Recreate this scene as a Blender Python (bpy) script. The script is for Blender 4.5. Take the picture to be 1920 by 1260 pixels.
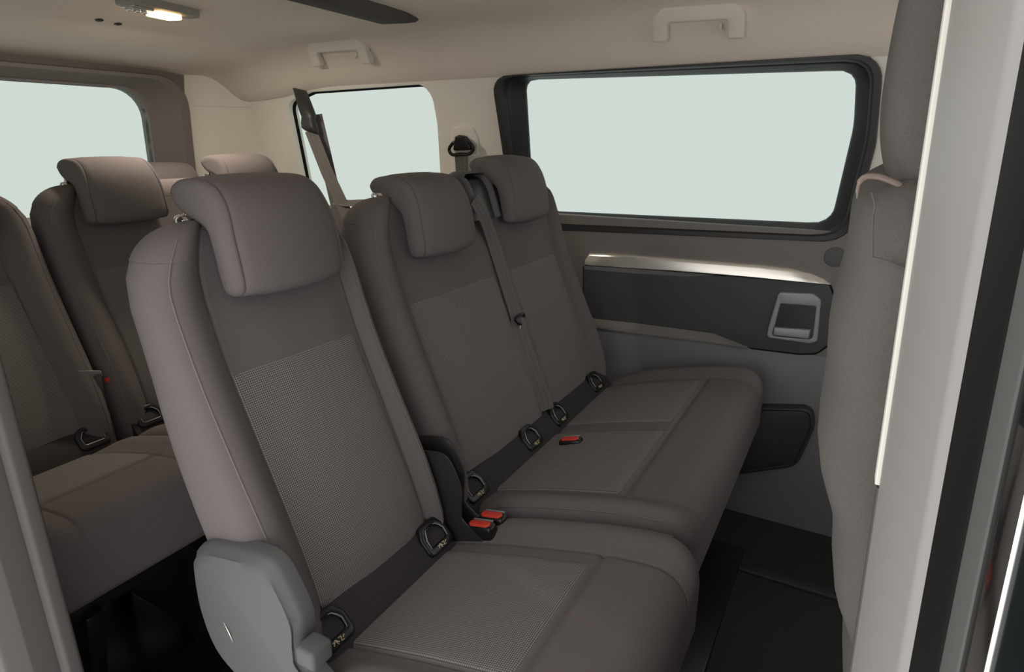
import bpy, bmesh, math, random
from math import sin, cos, pi, sqrt, exp, radians
from mathutils import Vector
from mathutils.geometry import tessellate_polygon
random.seed(4)
D = bpy.data
SC = bpy.context.scene
COL = SC.collection
for o in list(D.objects):
    D.objects.remove(o)

# ------------------------------------------------------------------ camera, sky, exposure
# van frame: X forward (right in the picture), Y across the van away from the open door, Z up from the floor
CAM_Z = 1.17
F_PX, PITCH, YAW = 1160.0, radians(17.6), radians(29.3)
cd = D.cameras.new('camera'); cam = D.objects.new('camera', cd); COL.objects.link(cam)
cam.location = (0, 0, CAM_Z)
cam.rotation_euler = (pi / 2 - PITCH, 0, YAW)
cd.sensor_width = 36.0; cd.lens = 36.0 * F_PX / 1920.0
cd.clip_start = 0.01; cd.clip_end = 200
SC.camera = cam

w = D.worlds.new('sky'); SC.world = w; w.use_nodes = True
bg = w.node_tree.nodes['Background']
bg.inputs[0].default_value = (1.0, 0.985, 0.965, 1)
bg.inputs[1].default_value = 1.65
SC.view_settings.view_transform = 'Standard'
SC.view_settings.look = 'None'
SC.view_settings.gamma = 1.0
SC.view_settings.use_curve_mapping = False
SC.view_settings.exposure = 0.0

# ------------------------------------------------------------------ materials
MATS = {}
def new_mat(name):
    m = D.materials.new(name); m.use_nodes = True
    return m, m.node_tree, m.node_tree.nodes['Principled BSDF']

def surface(name, col, rough=0.8, var=0.12, scale=900., bump=0.15, bdist=0.0006, sheen=0.0, metal=0.0, spec=0.5, big=0.0):
    m, nt, p = new_mat(name)
    N, L = nt.nodes, nt.links
    tc = N.new('ShaderNodeTexCoord')
    nz = N.new('ShaderNodeTexNoise'); nz.inputs['Scale'].default_value = scale; nz.inputs['Detail'].default_value = 2
    L.new(tc.outputs['Object'], nz.inputs['Vector'])
    mix = N.new('ShaderNodeMix'); mix.data_type = 'RGBA'
    mix.inputs[6].default_value = (*[c * (1 - var) for c in col], 1)
    mix.inputs[7].default_value = (*[min(1, c * (1 + var)) for c in col], 1)
    L.new(nz.outputs['Fac'], mix.inputs[0])
    out = mix.outputs[2]
    if big > 0:
        n2 = N.new('ShaderNodeTexNoise'); n2.inputs['Scale'].default_value = 7; n2.inputs['Detail'].default_value = 3
        L.new(tc.outputs['Object'], n2.inputs['Vector'])
        m2 = N.new('ShaderNodeMix'); m2.data_type = 'RGBA'; m2.blend_type = 'MULTIPLY'; m2.inputs[0].default_value = 1
        rp = N.new('ShaderNodeMapRange'); rp.inputs[3].default_value = 1 - big; rp.inputs[4].default_value = 1 + big
        L.new(n2.outputs['Fac'], rp.inputs[0]); L.new(rp.outputs[0], m2.inputs[7]); L.new(out, m2.inputs[6]); out = m2.outputs[2]
    L.new(out, p.inputs['Base Color'])
    p.inputs['Roughness'].default_value = rough
    p.inputs['Metallic'].default_value = metal
    p.inputs['Specular IOR Level'].default_value = spec
    if sheen:
        p.inputs['Sheen Weight'].default_value = sheen; p.inputs['Sheen Roughness'].default_value = 0.6
    if bump:
        b = N.new('ShaderNodeBump'); b.inputs['Strength'].default_value = bump; b.inputs['Distance'].default_value = bdist
        L.new(nz.outputs['Fac'], b.inputs['Height']); L.new(b.outputs[0], p.inputs['Normal'])
    MATS[name] = m
    return m

def weave(name, dark, light, per=0.0046):
    m, nt, p = new_mat(name)
    N, L = nt.nodes, nt.links
    uv = N.new('ShaderNodeUVMap'); sp = N.new('ShaderNodeSeparateXYZ'); L.new(uv.outputs[0], sp.inputs[0])
    def mth(op, a, b=None):
        n = N.new('ShaderNodeMath'); n.operation = op
        for i, q in enumerate((a, b)):
            if q is None: continue
            if isinstance(q, (int, float)): n.inputs[i].default_value = q
            else: L.new(q, n.inputs[i])
        return n.outputs[0]
    su = mth('SINE', mth('MULTIPLY', sp.outputs[0], 2 * pi / per))
    sv = mth('SINE', mth('MULTIPLY', sp.outputs[1], 2 * pi / per))
    pr = mth('MULTIPLY', su, sv)
    # dots sit in both diagonal phases, like a basket weave
    h = N.new('ShaderNodeMapRange'); h.inputs[1].default_value = 0.0; h.inputs[2].default_value = 0.7
    L.new(mth('ABSOLUTE', pr), h.inputs[0])
    mix = N.new('ShaderNodeMix'); mix.data_type = 'RGBA'
    mix.inputs[6].default_value = (*dark, 1); mix.inputs[7].default_value = (*light, 1)
    L.new(h.outputs[0], mix.inputs[0]); L.new(mix.outputs[2], p.inputs['Base Color'])
    p.inputs['Roughness'].default_value = 0.85; p.inputs['Specular IOR Level'].default_value = 0.3
    b = N.new('ShaderNodeBump'); b.inputs['Strength'].default_value = 0.35; b.inputs['Distance'].default_value = 0.0008
    L.new(h.outputs[0], b.inputs['Height']); L.new(b.outputs[0], p.inputs['Normal'])
    MATS[name] = m
    return m

surface('fabric', (0.152, 0.134, 0.131), 0.95, 0.22, 700, 0.35, 0.0008, sheen=0.0, spec=0.25, big=0.06)
surface('fabric_cover', (0.138, 0.128, 0.120), 0.95, 0.2, 600, 0.35, 0.001, sheen=0.0, spec=0.25, big=0.14)
surface('fabric_dark', (0.040, 0.037, 0.036), 0.85, 0.2, 700, 0.3, 0.0006, spec=0.3)
weave('mesh_weave', (0.050, 0.046, 0.045), (0.30, 0.278, 0.268), 0.0068)
surface('thread', (0.165, 0.15, 0.145), 0.8, 0.1, 800, 0)
surface('seam_dark', (0.035, 0.032, 0.032), 0.9, 0.1, 800, 0)
surface('plastic_grey', (0.092, 0.094, 0.092), 0.55, 0.08, 900, 0.25, 0.0005)
surface('plastic_dark', (0.030, 0.030, 0.031), 0.45, 0.1, 900, 0.15, 0.0004)
surface('plastic_black', (0.010, 0.010, 0.011), 0.3, 0.1, 900, 0.05, 0.0003)
surface('door_panel', (0.19, 0.175, 0.165), 0.55, 0.10, 800, 0.3, 0.0006)
surface('door_panel_low', (0.16, 0.163, 0.172), 0.5, 0.10, 800, 0.3, 0.0006)
surface('door_inset', (0.062, 0.065, 0.071), 0.6, 0.12, 700, 0.3, 0.0006)
surface('window_frame', (0.026, 0.026, 0.025), 0.45, 0.1, 900, 0.15, 0.0004)
surface('silver', (0.86, 0.83, 0.77), 0.22, 0.03, 900, 0.03, 0.0002, metal=0.7)
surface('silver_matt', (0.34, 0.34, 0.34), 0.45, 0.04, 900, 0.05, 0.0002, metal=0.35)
surface('chrome', (0.85, 0.84, 0.82), 0.12, 0.01, 300, 0, metal=1.0)
surface('headliner', (0.88, 0.78, 0.68), 0.95, 0.05, 1200, 0.3, 0.0006, spec=0.2)
surface('headliner_shade', (0.10, 0.088, 0.082), 0.9, 0.08, 900, 0.2, 0.0005)
surface('beige_plastic', (0.88, 0.84, 0.75), 0.6, 0.03, 900, 0.15, 0.0004)
surface('handle_beige', (0.78, 0.73, 0.65), 0.5, 0.03, 900, 0.1, 0.0004)
surface('tailgate_trim', (0.20, 0.18, 0.172), 0.6, 0.08, 900, 0.2, 0.0005)
surface('floor_mat', (0.022, 0.022, 0.023), 0.9, 0.3, 300, 0.5, 0.002)
surface('webbing', (0.135, 0.125, 0.118), 0.75, 0.15, 1400, 0.3, 0.0005)
surface('red_plastic', (0.72, 0.06, 0.035), 0.35, 0.05, 900, 0.05, 0.0003)
surface('print_gold', (0.72, 0.60, 0.38), 0.6, 0.1, 500, 0)
surface('seal_grey', (0.37, 0.36, 0.35), 0.55, 0.03, 900, 0.06, 0.0003)
surface('seal_cream', (0.86, 0.83, 0.76), 0.6, 0.02, 900, 0)
surface('seal_mid', (0.09, 0.09, 0.085), 0.5, 0.05, 900, 0.06, 0.0003)
surface('rubber', (0.008, 0.008, 0.008), 0.7, 0.1, 900, 0.1, 0.0003, spec=0.2)
surface('body_paint', (0.008, 0.012, 0.013), 0.2, 0.05, 900, 0, spec=0.25)
surface('pillar_inner', (0.080, 0.072, 0.069), 0.6, 0.06, 900, 0.1, 0.0003)
surface('lamp_housing', (0.36, 0.33, 0.30), 0.5, 0.05, 900, 0.1, 0.0003)
surface('brown_rim', (0.27, 0.215, 0.185), 0.6, 0.05, 900, 0.1, 0.0003)
surface('asphalt', (0.22, 0.215, 0.21), 0.95, 0.25, 60, 0.5, 0.01)
m, nt, p = new_mat('lamp_glow')
p.inputs['Base Color'].default_value = (1, 0.8, 0.5, 1); p.inputs['Emission Color'].default_value = (1, 0.62, 0.25, 1); p.inputs['Emission Strength'].default_value = 7.0
MATS['lamp_glow'] = m
# lightly green-tinted panes: thin sheet, straight-through light with a faint reflection
m, nt, p = new_mat('tinted_glass')
N, L = nt.nodes, nt.links
tr = N.new('ShaderNodeBsdfTransparent'); tr.inputs[0].default_value = (0.614, 0.657, 0.637, 1)
gl = N.new('ShaderNodeBsdfGlossy'); gl.inputs['Roughness'].default_value = 0.02; gl.inputs[0].default_value = (0.9, 0.95, 0.93, 1)
fr = N.new('ShaderNodeFresnel'); fr.inputs[0].default_value = 1.08
mx = N.new('ShaderNodeMixShader'); L.new(fr.outputs[0], mx.inputs[0]); L.new(tr.outputs[0], mx.inputs[1]); L.new(gl.outputs[0], mx.inputs[2])
L.new(mx.outputs[0], nt.nodes['Material Output'].inputs[0])
MATS['tinted_glass'] = m
m, nt, p = new_mat('clear_lens')
p.inputs['Base Color'].default_value = (0.5, 0.48, 0.46, 1); p.inputs['Roughness'].default_value = 0.1; p.inputs['Metallic'].default_value = 0.3
MATS['clear_lens'] = m

m, nt, p = new_mat('clear_glass')
N, L = nt.nodes, nt.links
tr = N.new('ShaderNodeBsdfTransparent'); tr.inputs[0].default_value = (0.95, 0.96, 0.95, 1)
gl = N.new('ShaderNodeBsdfGlossy'); gl.inputs['Roughness'].default_value = 0.02
fr = N.new('ShaderNodeFresnel'); fr.inputs[0].default_value = 1.1
mx = N.new('ShaderNodeMixShader'); L.new(fr.outputs[0], mx.inputs[0]); L.new(tr.outputs[0], mx.inputs[1]); L.new(gl.outputs[0], mx.inputs[2])
L.new(mx.outputs[0], nt.nodes['Material Output'].inputs[0])
MATS['clear_glass'] = m

# ------------------------------------------------------------------ helpers
def tag(o, label=None, cat=None, group=None, kind=None):
    if label: o['label'] = label
    if cat: o['category'] = cat
    if group: o['group'] = group
    if kind: o['kind'] = kind
    return o

def empty(name, loc):
    o = D.objects.new(name, None); COL.objects.link(o); o.location = loc; o.empty_display_size = 0.05
    return o

def root_loc(p):
    v = Vector((0, 0, 0))
    while p is not None:
        v += p.location; p = p.parent
    return v

def mk(name, verts, faces, mat, parent=None, smooth=True, angle=40, uv=None, label=None, kind=None):
    off = root_loc(parent)
    me = D.meshes.new(name)
    me.from_pydata([tuple(Vector(v) - off) for v in verts], [], faces)
    bm = bmesh.new(); bm.from_mesh(me)
    bmesh.ops.recalc_face_normals(bm, faces=bm.faces); bm.to_mesh(me); bm.free()
    me.materials.append(MATS[mat])
    if uv:
        lay = me.uv_layers.new(name='UVMap')
        for lp in me.loops: lay.data[lp.index].uv = uv[lp.vertex_index]
    if smooth:
        me.polygons.foreach_set('use_smooth', [True] * len(me.polygons))
        me.set_sharp_from_angle(angle=radians(angle))
    o = D.objects.new(name, me); COL.objects.link(o)
    if parent is not None: o.parent = parent
    if label: o['label'] = label
    if kind: o['kind'] = kind
    return o

def centre_origin(o):
    "move a top-level mesh's origin to its base centre"
    vs = [v.co.copy() for v in o.data.vertices]
    c = Vector(((min(v.x for v in vs) + max(v.x for v in vs)) / 2, (min(v.y for v in vs) + max(v.y for v in vs)) / 2, min(v.z for v in vs)))
    for v in o.data.vertices: v.co -= c
    o.location = c
    return o

def loft_geo(loops, closed=True, cap=True, ring=False):
    n = len(loops[0]); V = [p for lp in loops for p in lp]; Fc = []
    k = len(loops)
    for i in range(k if ring else k - 1):
        a, b = i * n, ((i + 1) % k) * n
        for j in range(n if closed else n - 1):
            j2 = (j + 1) % n
            Fc.append((a + j, a + j2, b + j2, b + j))
    if cap == 'tess':
        for b0_ in (0, (k - 1) * n):
            pl = [Vector(q) for q in V[b0_:b0_ + n]]
            for t in tessellate_polygon([pl]): Fc.append(tuple(b0_ + i for i in t))
    elif cap and closed and not ring:
        Fc.append(tuple(range(n))); Fc.append(tuple(range((k - 1) * n, k * n)))
    return V, Fc

def loft(name, loops, mat, parent=None, closed=True, cap=True, ring=False, **kw):
    V, Fc = loft_geo(loops, closed, cap, ring)
    return mk(name, V, Fc, mat, parent, **kw)

def tube_geo(pts, r, n=8, flat=None):
    pts = [Vector(p) for p in pts]; loops = []
    prev = None
    for i, p in enumerate(pts):
        t = (pts[min(i + 1, len(pts) - 1)] - pts[max(i - 1, 0)]).normalized()
        if prev is None:
            a = t.cross(Vector((0, 0, 1)))
            if a.length < 1e-3: a = t.cross(Vector((0, 1, 0)))
            a.normalize()
        else:
            a = (prev - t * prev.dot(t)).normalized()
        prev = a; b = t.cross(a)
        rr = r[i] if isinstance(r, (list, tuple)) else r
        loops.append([p + a * rr * cos(2 * pi * j / n) + b * rr * sin(2 * pi * j / n) for j in range(n)])
    return loft_geo(loops)

def tube(name, pts, r, mat, parent=None, n=8, **kw):
    V, Fc = tube_geo(pts, r, n)
    return mk(name, V, Fc, mat, parent, **kw)

def merge(*geos):
    V, Fc = [], []
    for v, f in geos:
        o = len(V); V += list(v); Fc += [tuple(i + o for i in q) for q in f]
    return V, Fc

def strap(name, pts, normals, width, thick, mat, parent=None, **kw):
    "a flat webbing strip along pts; normals give the facing of the strip"
    pts = [Vector(p) for p in pts]; loops = []
    for i, p in enumerate(pts):
        t = (pts[min(i + 1, len(pts) - 1)] - pts[max(i - 1, 0)]).normalized()
        nn = Vector(normals[i] if isinstance(normals, list) else normals)
        nn = (nn - t * nn.dot(t)).normalized(); s = t.cross(nn)
        h, q = width / 2, thick / 2
        prof = [(-h, 0), (-h + q, q), (-h * .34, q * 1.0), (-h * .30, q * .3), (-h * .26, q), (h * .26, q), (h * .30, q * .3), (h * .34, q), (h - q, q), (h, 0), (h - q, -q), (-h + q, -q)]
        loops.append([p + s * a + nn * b for a, b in prof])
    return loft(name, loops, mat, parent, **kw)

def interp(tab, x):
    if x <= tab[0][0]: return tab[0][1]
    for (a, fa), (b, fb) in zip(tab, tab[1:]):
        if x <= b:
            t = (x - a) / (b - a); return fa + (fb - fa) * t
    return tab[-1][1]

def sm(tab, x):
    "smoothed table lookup"
    lo, hi = tab[0][0], tab[-1][0]; h = (hi - lo) * 0.035
    return sum(interp(tab, min(max(x + d * h, lo), hi)) * wt for d, wt in ((-2, .1), (-1, .25), (0, .3), (1, .25), (2, .1)))

def sstep(a, b, x):
    t = min(1, max(0, (x - a) / (b - a))); return t * t * (3 - 2 * t)

def catmull(pts, n=6, closed=False):
    P = [Vector(p) for p in pts]; out = []; k = len(P)
    for i in range(k if closed else k - 1):
        if closed: a, b, c, d = P[i - 1], P[i], P[(i + 1) % k], P[(i + 2) % k]
        else: a, b, c, d = P[max(i - 1, 0)], P[i], P[i + 1], P[min(i + 2, k - 1)]
        for j in range(n):
            t = j / n
            out.append(0.5 * ((2 * b) + (c - a) * t + (2 * a - 5 * b + 4 * c - d) * t * t + (3 * b - a - 3 * c + d) * t ** 3))
    if not closed: out.append(P[-1])
    return out

def round_poly(pts, r, n=6):
    "fillet the corners of a 2D polygon; r one radius or one per corner"
    out = []; k = len(pts)
    for i in range(k):
        p = Vector(pts[i]); a = Vector(pts[i - 1]); b = Vector(pts[(i + 1) % k])
        rr = r[i] if isinstance(r, (list, tuple)) else r
        da, db = (a - p), (b - p); la, lb = da.length, db.length
        if rr <= 1e-6 or la < 1e-6 or lb < 1e-6: out.append((p.x, p.y)); continue
        da /= la; db /= lb
        ang = math.acos(max(-1, min(1, da.dot(db))))
        if ang > pi - 0.02: out.append((p.x, p.y)); continue
        t = min(rr / math.tan(ang / 2), la * .49, lb * .49); rq = t * math.tan(ang / 2)
        cen = p + (da + db).normalized() * (rq / sin(ang / 2))
        s, e = p + da * t - cen, p + db * t - cen
        a0 = math.atan2(s.y, s.x); a1 = math.atan2(e.y, e.x); dd = (a1 - a0 + pi) % (2 * pi) - pi
        for j in range(n + 1):
            q = a0 + dd * j / n; out.append((cen.x + rq * cos(q), cen.y + rq * sin(q)))
    return out

def area2(p): return sum(p[i - 1][0] * p[i][1] - p[i][0] * p[i - 1][1] for i in range(len(p))) / 2
def offset(poly, d):
    "move a closed 2D loop outward (d > 0)"
    s = 1 if area2(poly) > 0 else -1; k = len(poly); out = []
    for i in range(k):
        a, p, b = Vector(poly[i - 1]), Vector(poly[i]), Vector(poly[(i + 1) % k])
        e1 = (p - a); e2 = (b - p)
        if e1.length < 1e-7: e1 = e2
        if e2.length < 1e-7: e2 = e1
        e1 = e1.normalized(); e2 = e2.normalized()
        n = Vector((e1.y + e2.y, -e1.x - e2.x)) * s
        if n.length < 1e-6: out.append(tuple(p)); continue
        n.normalize(); c = max(0.5, n.dot(Vector((e1.y, -e1.x)) * s))
        out.append((p.x + n.x * d / c, p.y + n.y * d / c))
    return out

def plate_geo(outer, holes, mp, d_front, d_back, bev=0.0):
    "extruded plate with holes; mp(u, v, d) maps to 3D; front side bevelled"
    V, Fc = [], []
    loops = []
    for k, lp in enumerate([outer] + list(holes)):
        sgn = -1 if k == 0 else 1
        rows = []
        if bev > 0:
            for a in (0, 30, 60, 90):
                q = radians(a)
                rows.append((offset(lp, sgn * bev * (1 - sin(q))), d_front - (bev if d_front > d_back else -bev) * (1 - cos(q))))
            rows = rows[::-1]
            rows = [(offset(lp, sgn * bev * (1 - sin(radians(a)))), d_front + (-1 if d_front > d_back else 1) * bev * (1 - cos(radians(a)))) for a in (0, 30, 60, 90)]
        else:
            rows = [(lp, d_front)]
        rows.append((lp, d_back))
        base = len(V); n = len(lp)
        for q, d in rows: V += [mp(u, v, d) for u, v in q]
        for i in range(len(rows) - 1):
            for j in range(n):
                j2 = (j + 1) % n
                Fc.append((base + i * n + j, base + i * n + j2, base + (i + 1) * n + j2, base + (i + 1) * n + j))
        loops.append((rows[0][0], base, base + (len(rows) - 1) * n, lp))
    for side in (0, 1):
        polys = [[Vector((u, v, 0)) for u, v in (l[0] if side == 0 else l[3])] for l in loops]
        idx = [b + i for l in loops for b in [l[1 + side]] for i in range(len(l[0]))]
        for t in tessellate_polygon(polys): Fc.append(tuple(idx[i] for i in t))
    return V, Fc

def plate(name, outer, mp, d_front, d_back, mat, parent=None, holes=(), bev=0.0, **kw):
    V, Fc = plate_geo(outer, holes, mp, d_front, d_back, bev)
    return mk(name, V, Fc, mat, parent, **kw)

def ring(name, path, prof, mp, mat, parent=None, **kw):
    "sweep profile (outward offset, depth) round a closed 2D path"
    loops = [[mp(*uv, d) for uv in offset(path, o)] for o, d in prof]
    return loft(name, loops, mat, parent, closed=True, cap=False, ring=True, **kw)

def box_geo(cx, cy, cz, sx, sy, sz, bev=0.0, seg=2):
    bm = bmesh.new(); bmesh.ops.create_cube(bm, size=1)
    for v in bm.verts: v.co = Vector((v.co.x * sx, v.co.y * sy, v.co.z * sz))
    if bev: bmesh.ops.bevel(bm, geom=bm.edges[:], offset=bev, segments=seg, profile=0.5, affect='EDGES')
    bm.verts.index_update()
    V = [v.co + Vector((cx, cy, cz)) for v in bm.verts]; Fc = [tuple(v.index for v in f.verts) for f in bm.faces]
    bm.free(); return V, Fc

def xform(geo, fn): return [fn(Vector(v)) for v in geo[0]], geo[1]

# the sight line of a place in the photograph, used to measure real positions on known planes
FW = Vector((-sin(YAW) * cos(PITCH), cos(YAW) * cos(PITCH), -sin(PITCH)))
RT = Vector((cos(YAW), sin(YAW), 0)); UP = RT.cross(FW)
def ray(u, v): return FW * F_PX + RT * (u - 960) - UP * (v - 630)
def at_y(u, v, y):
    d = ray(u, v); return d * (y / d.y) + Vector((0, 0, CAM_Z))
def at_x(u, v, x):
    d = ray(u, v); return d * (x / d.x) + Vector((0, 0, CAM_Z))
def at_z(u, v, z):
    d = ray(u, v); return d * ((z - CAM_Z) / d.z) + Vector((0, 0, CAM_Z))

# ------------------------------------------------------------------ the setting
def y_wall(z): return 1.93 - 0.20 * max(0, z - 0.93)
def on_wall(u, v, d=0.0):
    y = 1.93
    for _ in range(6): y = y_wall(at_y(u, v, y).z) - d
    p = at_y(u, v, y); return (p.x, p.z)
def wmap(x, z, d): return Vector((x, y_wall(z) - d, z))
def wpoly(px, d=0.0): return [on_wall(u, v, d) for u, v in px]

# floor with moulded ribs along the edges
fl = mk('floor', *box_geo(-0.75, 1.08, -0.02, 3.6, 1.74, 0.04, 0.008), 'floor_mat'); tag(fl, kind='structure')
for yy in (1.15, 1.62):
    mk('seat_rail', *box_geo(-0.3, yy, 0.004, 1.3, 0.035, 0.012, 0.003), 'plastic_dark', fl)
sill = mk('trim_1', *merge(box_geo(-0.42, 0.26, -0.03, 0.92, 0.14, 0.08, 0.02)), 'plastic_dark'); tag(sill, kind='structure')

# headliner
def head_z(x, y):
    s = abs(y - 1.09)
    side = interp([(0, 0), (.3, .002), (.5, .006), (.58, .012), (.63, .022), (.67, .045), (.70, .080), (.725, .120), (.755, .165)], s)
    s2 = interp([(0, 0), (.3, .002), (.5, .006), (.58, .012), (.63, .022), (.67, .045), (.70, .080), (.725, .120), (.755, .165)], min(s + .02, .755))
    side = (side + s2) / 2
    rear = sm([(-2.50, .120), (-2.47, .098), (-2.42, .086), (-2.3, .080), (-2.15, .066), (-2.02, .042), (-1.93, .014), (-1.86, 0), (-1.0, 0)], x) if x < -1.0 else 0
    return 1.525 - side - rear * (1 if s < .6 else max(0.35, 1 - (s - .6) * 3))
xs = [-2.5 + .03 * i for i in range(0, 30)] + [-1.6 + .12 * i for i in range(0, 21)]
ys = [1.09 + s for s in [-.755, -.74, -.72, -.70, -.68, -.66, -.64, -.61, -.58, -.54, -.5, -.4, -.3, -.2, -.1, 0, .1, .2, .3, .4, .5, .54, .58, .61, .64, .66, .68, .70, .72, .74, .755]]
loops = []
for x in xs:
    lo = [(x, y, head_z(x, y)) for y in ys]
    loops.append(lo + [(x, ys[-1] + .06, 1.40), (x, ys[-1] + .03, 1.58), (x, ys[0] - .03, 1.58), (x, ys[0] - .06, 1.40)])
ce = loft('ceiling', loops, 'headliner', angle=60); tag(ce, kind='structure')

# left wall: beige upper lining with its two window openings
QW = [(556, 186), (600, 168), (700, 160), (780, 156), (806, 164), (818, 195), (826, 330), (829, 420), (640, 420), (590, 360), (556, 320), (545, 270), (538, 215)]
DW_OUT = wpoly([(930, 168), (950, 147), (1060, 138), (1300, 124), (1590, 104), (1632, 112), (1652, 150), (1640, 260), (1596, 410), (1560, 448), (1500, 455), (1300, 440), (1040, 420), (1000, 400), (950, 320), (934, 240)])
dwo = [(-1.115, 1.345), (-1.085, 1.372), (-0.04, 1.372), (-0.015, 1.345), (-0.02, 1.15), (-0.035, .93), (-0.10, .885), (-1.06, .905), (-1.10, .95)]
def poly_on_wall(px): return [on_wall(u, v) for u, v in px]
q_in = round_poly(poly_on_wall([(538, 192), (580, 172), (806, 156), (820, 230), (829, 420), (640, 420), (575, 372)]), [.05, .06, .07, .3, .05, .08, .05], 6)
door_open = round_poly(poly_on_wall([(926, 146), (1655, 103), (1640, 270), (1592, 452), (1030, 428), (960, 370)]), [.045, .06, .2, .07, .05, .08], 6)
f_in = round_poly([(.16, .95), (.82, .95), (.72, 1.35), (.16, 1.35)], .05, 5)
w6 = plate('window_6', offset(f_in, .01), wmap, -.03, -.035, 'clear_glass'); tag(w6, kind='structure')
wl = plate('wall_left', [(-2.28, .62), (1.0, .62), (1.0, 1.40), (-2.28, 1.40)], wmap, 0.0, -0.05, 'beige_plastic', holes=[q_in, door_open, f_in], smooth=False); tag(wl, kind='structure')
# lining seam between pillar trims and headliner edge
head_edge = [(x, 1.335) for x in (-2.28, -1.2)]
# lower side wall
wlow = plate('wall_left', [(-2.5, -.02), (-1.02, -.02), (-1.02, .80), (-1.3, .86), (-2.5, .93)], wmap, 0.012, -0.05, 'door_panel', bev=.004); tag(wlow, kind='structure')
wfr = plate('wall_left', [(0.075, -.02), (1.0, -.02), (1.0, .9), (0.075, .9)], wmap, 0.012, -0.05, 'door_panel', bev=.004); tag(wfr, kind='structure')

# quarter window
w2 = plate('window_2', offset(q_in, .012), wmap, -0.035, -0.040, 'tinted_glass'); tag(w2, kind='structure')
ring('window_seal', q_in, [(0.0, -0.020), (-0.004, -0.024), (-0.006, -0.032), (.004, -.034), (.004, -.022)], wmap, 'rubber', w2)

# sliding-door window on the far side
g_in = round_poly(poly_on_wall([(975, 148), (1605, 129), (1600, 235), (1556, 422), (1034, 398), (990, 380)]), [.03, .04, .3, .05, .03, .05], 7)
w1 = plate('window_1', offset(g_in, .015), wmap, -0.034, -0.039, 'tinted_glass'); tag(w1, kind='structure')
fo = door_open
def lerp_loop(a, b, n=120):
    def res(lp):
        lp = [Vector(q) for q in lp]; L_ = [0]
        for i in range(len(lp)): L_.append(L_[-1] + (lp[(i + 1) % len(lp)] - lp[i]).length)
        out = []
        for j in range(n):
            s = L_[-1] * j / n; i = max(k for k in range(len(lp)) if L_[k] <= s + 1e-9)
            t = (s - L_[i]) / max(1e-9, L_[i + 1] - L_[i]); out.append(lp[i].lerp(lp[(i + 1) % len(lp)], t))
        return out
    A, B = res(a), res(b)
    k0 = min(range(n), key=lambda k: sum((A[i] - B[(i + k) % n]).length for i in range(0, n, 6)))
    return A, B[k0:] + B[:k0]
# frame lofted from the outer opening to the glass edge by angle about the centre
def by_angle(lp, cen, n=144):
    out = []
    m_ = len(lp)
    for j in range(n):
        a = 2 * pi * j / n; dx, dz = cos(a) * 0.55, sin(a) * 0.25
        best = None
        for i in range(m_):
            p, q = Vector(lp[i]) - cen, Vector(lp[(i + 1) % m_]) - cen
            e = q - p; den = dx * e.y - dz * e.x
            if abs(den) < 1e-12: continue
            t = (p.x * e.y - p.y * e.x) / den; s = (p.x * dz - p.y * dx) / den
            if t > 0 and -1e-6 <= s <= 1 + 1e-6: best = t if best is None else max(best, t)
        out.append(cen + Vector((dx, dz)) * best)
    return out
cen = Vector((-.57, 1.14))
A, B = by_angle(offset(fo, .004), cen), by_angle(g_in, cen)
rows = [(0.0, -.012), (0.0, .010), (.06, .018), (.30, .018), (.40, .012), (.46, .003), (.52, .002), (.60, -.004), (.93, -.026), (1.0, -.034), (1.0, -.042)]
loops = [[wmap(*(a.lerp(b, t)), d) for a, b in zip(A, B)] for t, d in rows]
loft('window_frame', loops, 'window_frame', w1, closed=True, cap=False, angle=35, label='black moulded window surround')

# left door: panel with its mouldings
door = empty('door_1', (-.5, 1.93, 0)); tag(door, kind='structure')
dp_hole = []
plate('upper_panel', [(-1.02, .50), (.075, .50), (.075, .93), (-1.02, .93)], wmap, 0.012, -.04, 'door_panel', door, bev=.003)
ledge_up = wpoly([(1094, 597), (1200, 609), (1335, 627), (1372, 641), (1400, 652)], .03); ledge_dn = wpoly([(1094, 611), (1200, 626), (1335, 642), (1372, 648), (1400, 653)], .04)
# lower panel swells into the cabin and ends under the arm rest line
def low_top(x):
    t = [(-1.02, ledge_dn[0][1] + .02)] + [(a, b - .001) for a, b in ledge_dn] + [(-.05, ledge_dn[-1][1] + .006), (.075, ledge_dn[-1][1] + .01)]
    return interp(t, x)
loops = []
for k in range(16):
    f = k / 15; row = []
    for i in range(41):
        x = -1.02 + i * 1.095 / 40; zt = low_top(x)
        z = -.02 + (zt + .02) * f; d_ = .034 - .014 * sstep(-.34, -.22, x) * sstep(.75, 1, f)
        if f > .97: d_ -= .010
        elif f > .9: d_ -= .001
        row.append(wmap(x, z, d_ - .012 * sstep(.5, 0, f)))
    loops.append(row + [wmap(.075, -.02 + .5 * f, -.04), wmap(-1.02, -.02 + .5 * f, -.04)])
loft('lower_panel', loops, 'door_panel_low', door, angle=50)
inset_px = [(1094, 500), (1250, 509), (1400, 520), (1553, 532), (1564, 560), (1566, 600), (1556, 645), (1530, 663), (1500, 664), (1400, 652), (1372, 641), (1335, 627), (1200, 609), (1094, 597)]
ins = round_poly(wpoly(inset_px, .02), [.006, 0, 0, .015, .03, .03, .03, .03, .03, .02, .03, .03, .05, .01], 4)
plate('inset_panel', ins, wmap, .020, .0, 'door_inset', door, bev=.003, label='charcoal inset panel')
plate('panel_gap', offset(ins, .005), wmap, .0135, .0, 'rubber', door)
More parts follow.
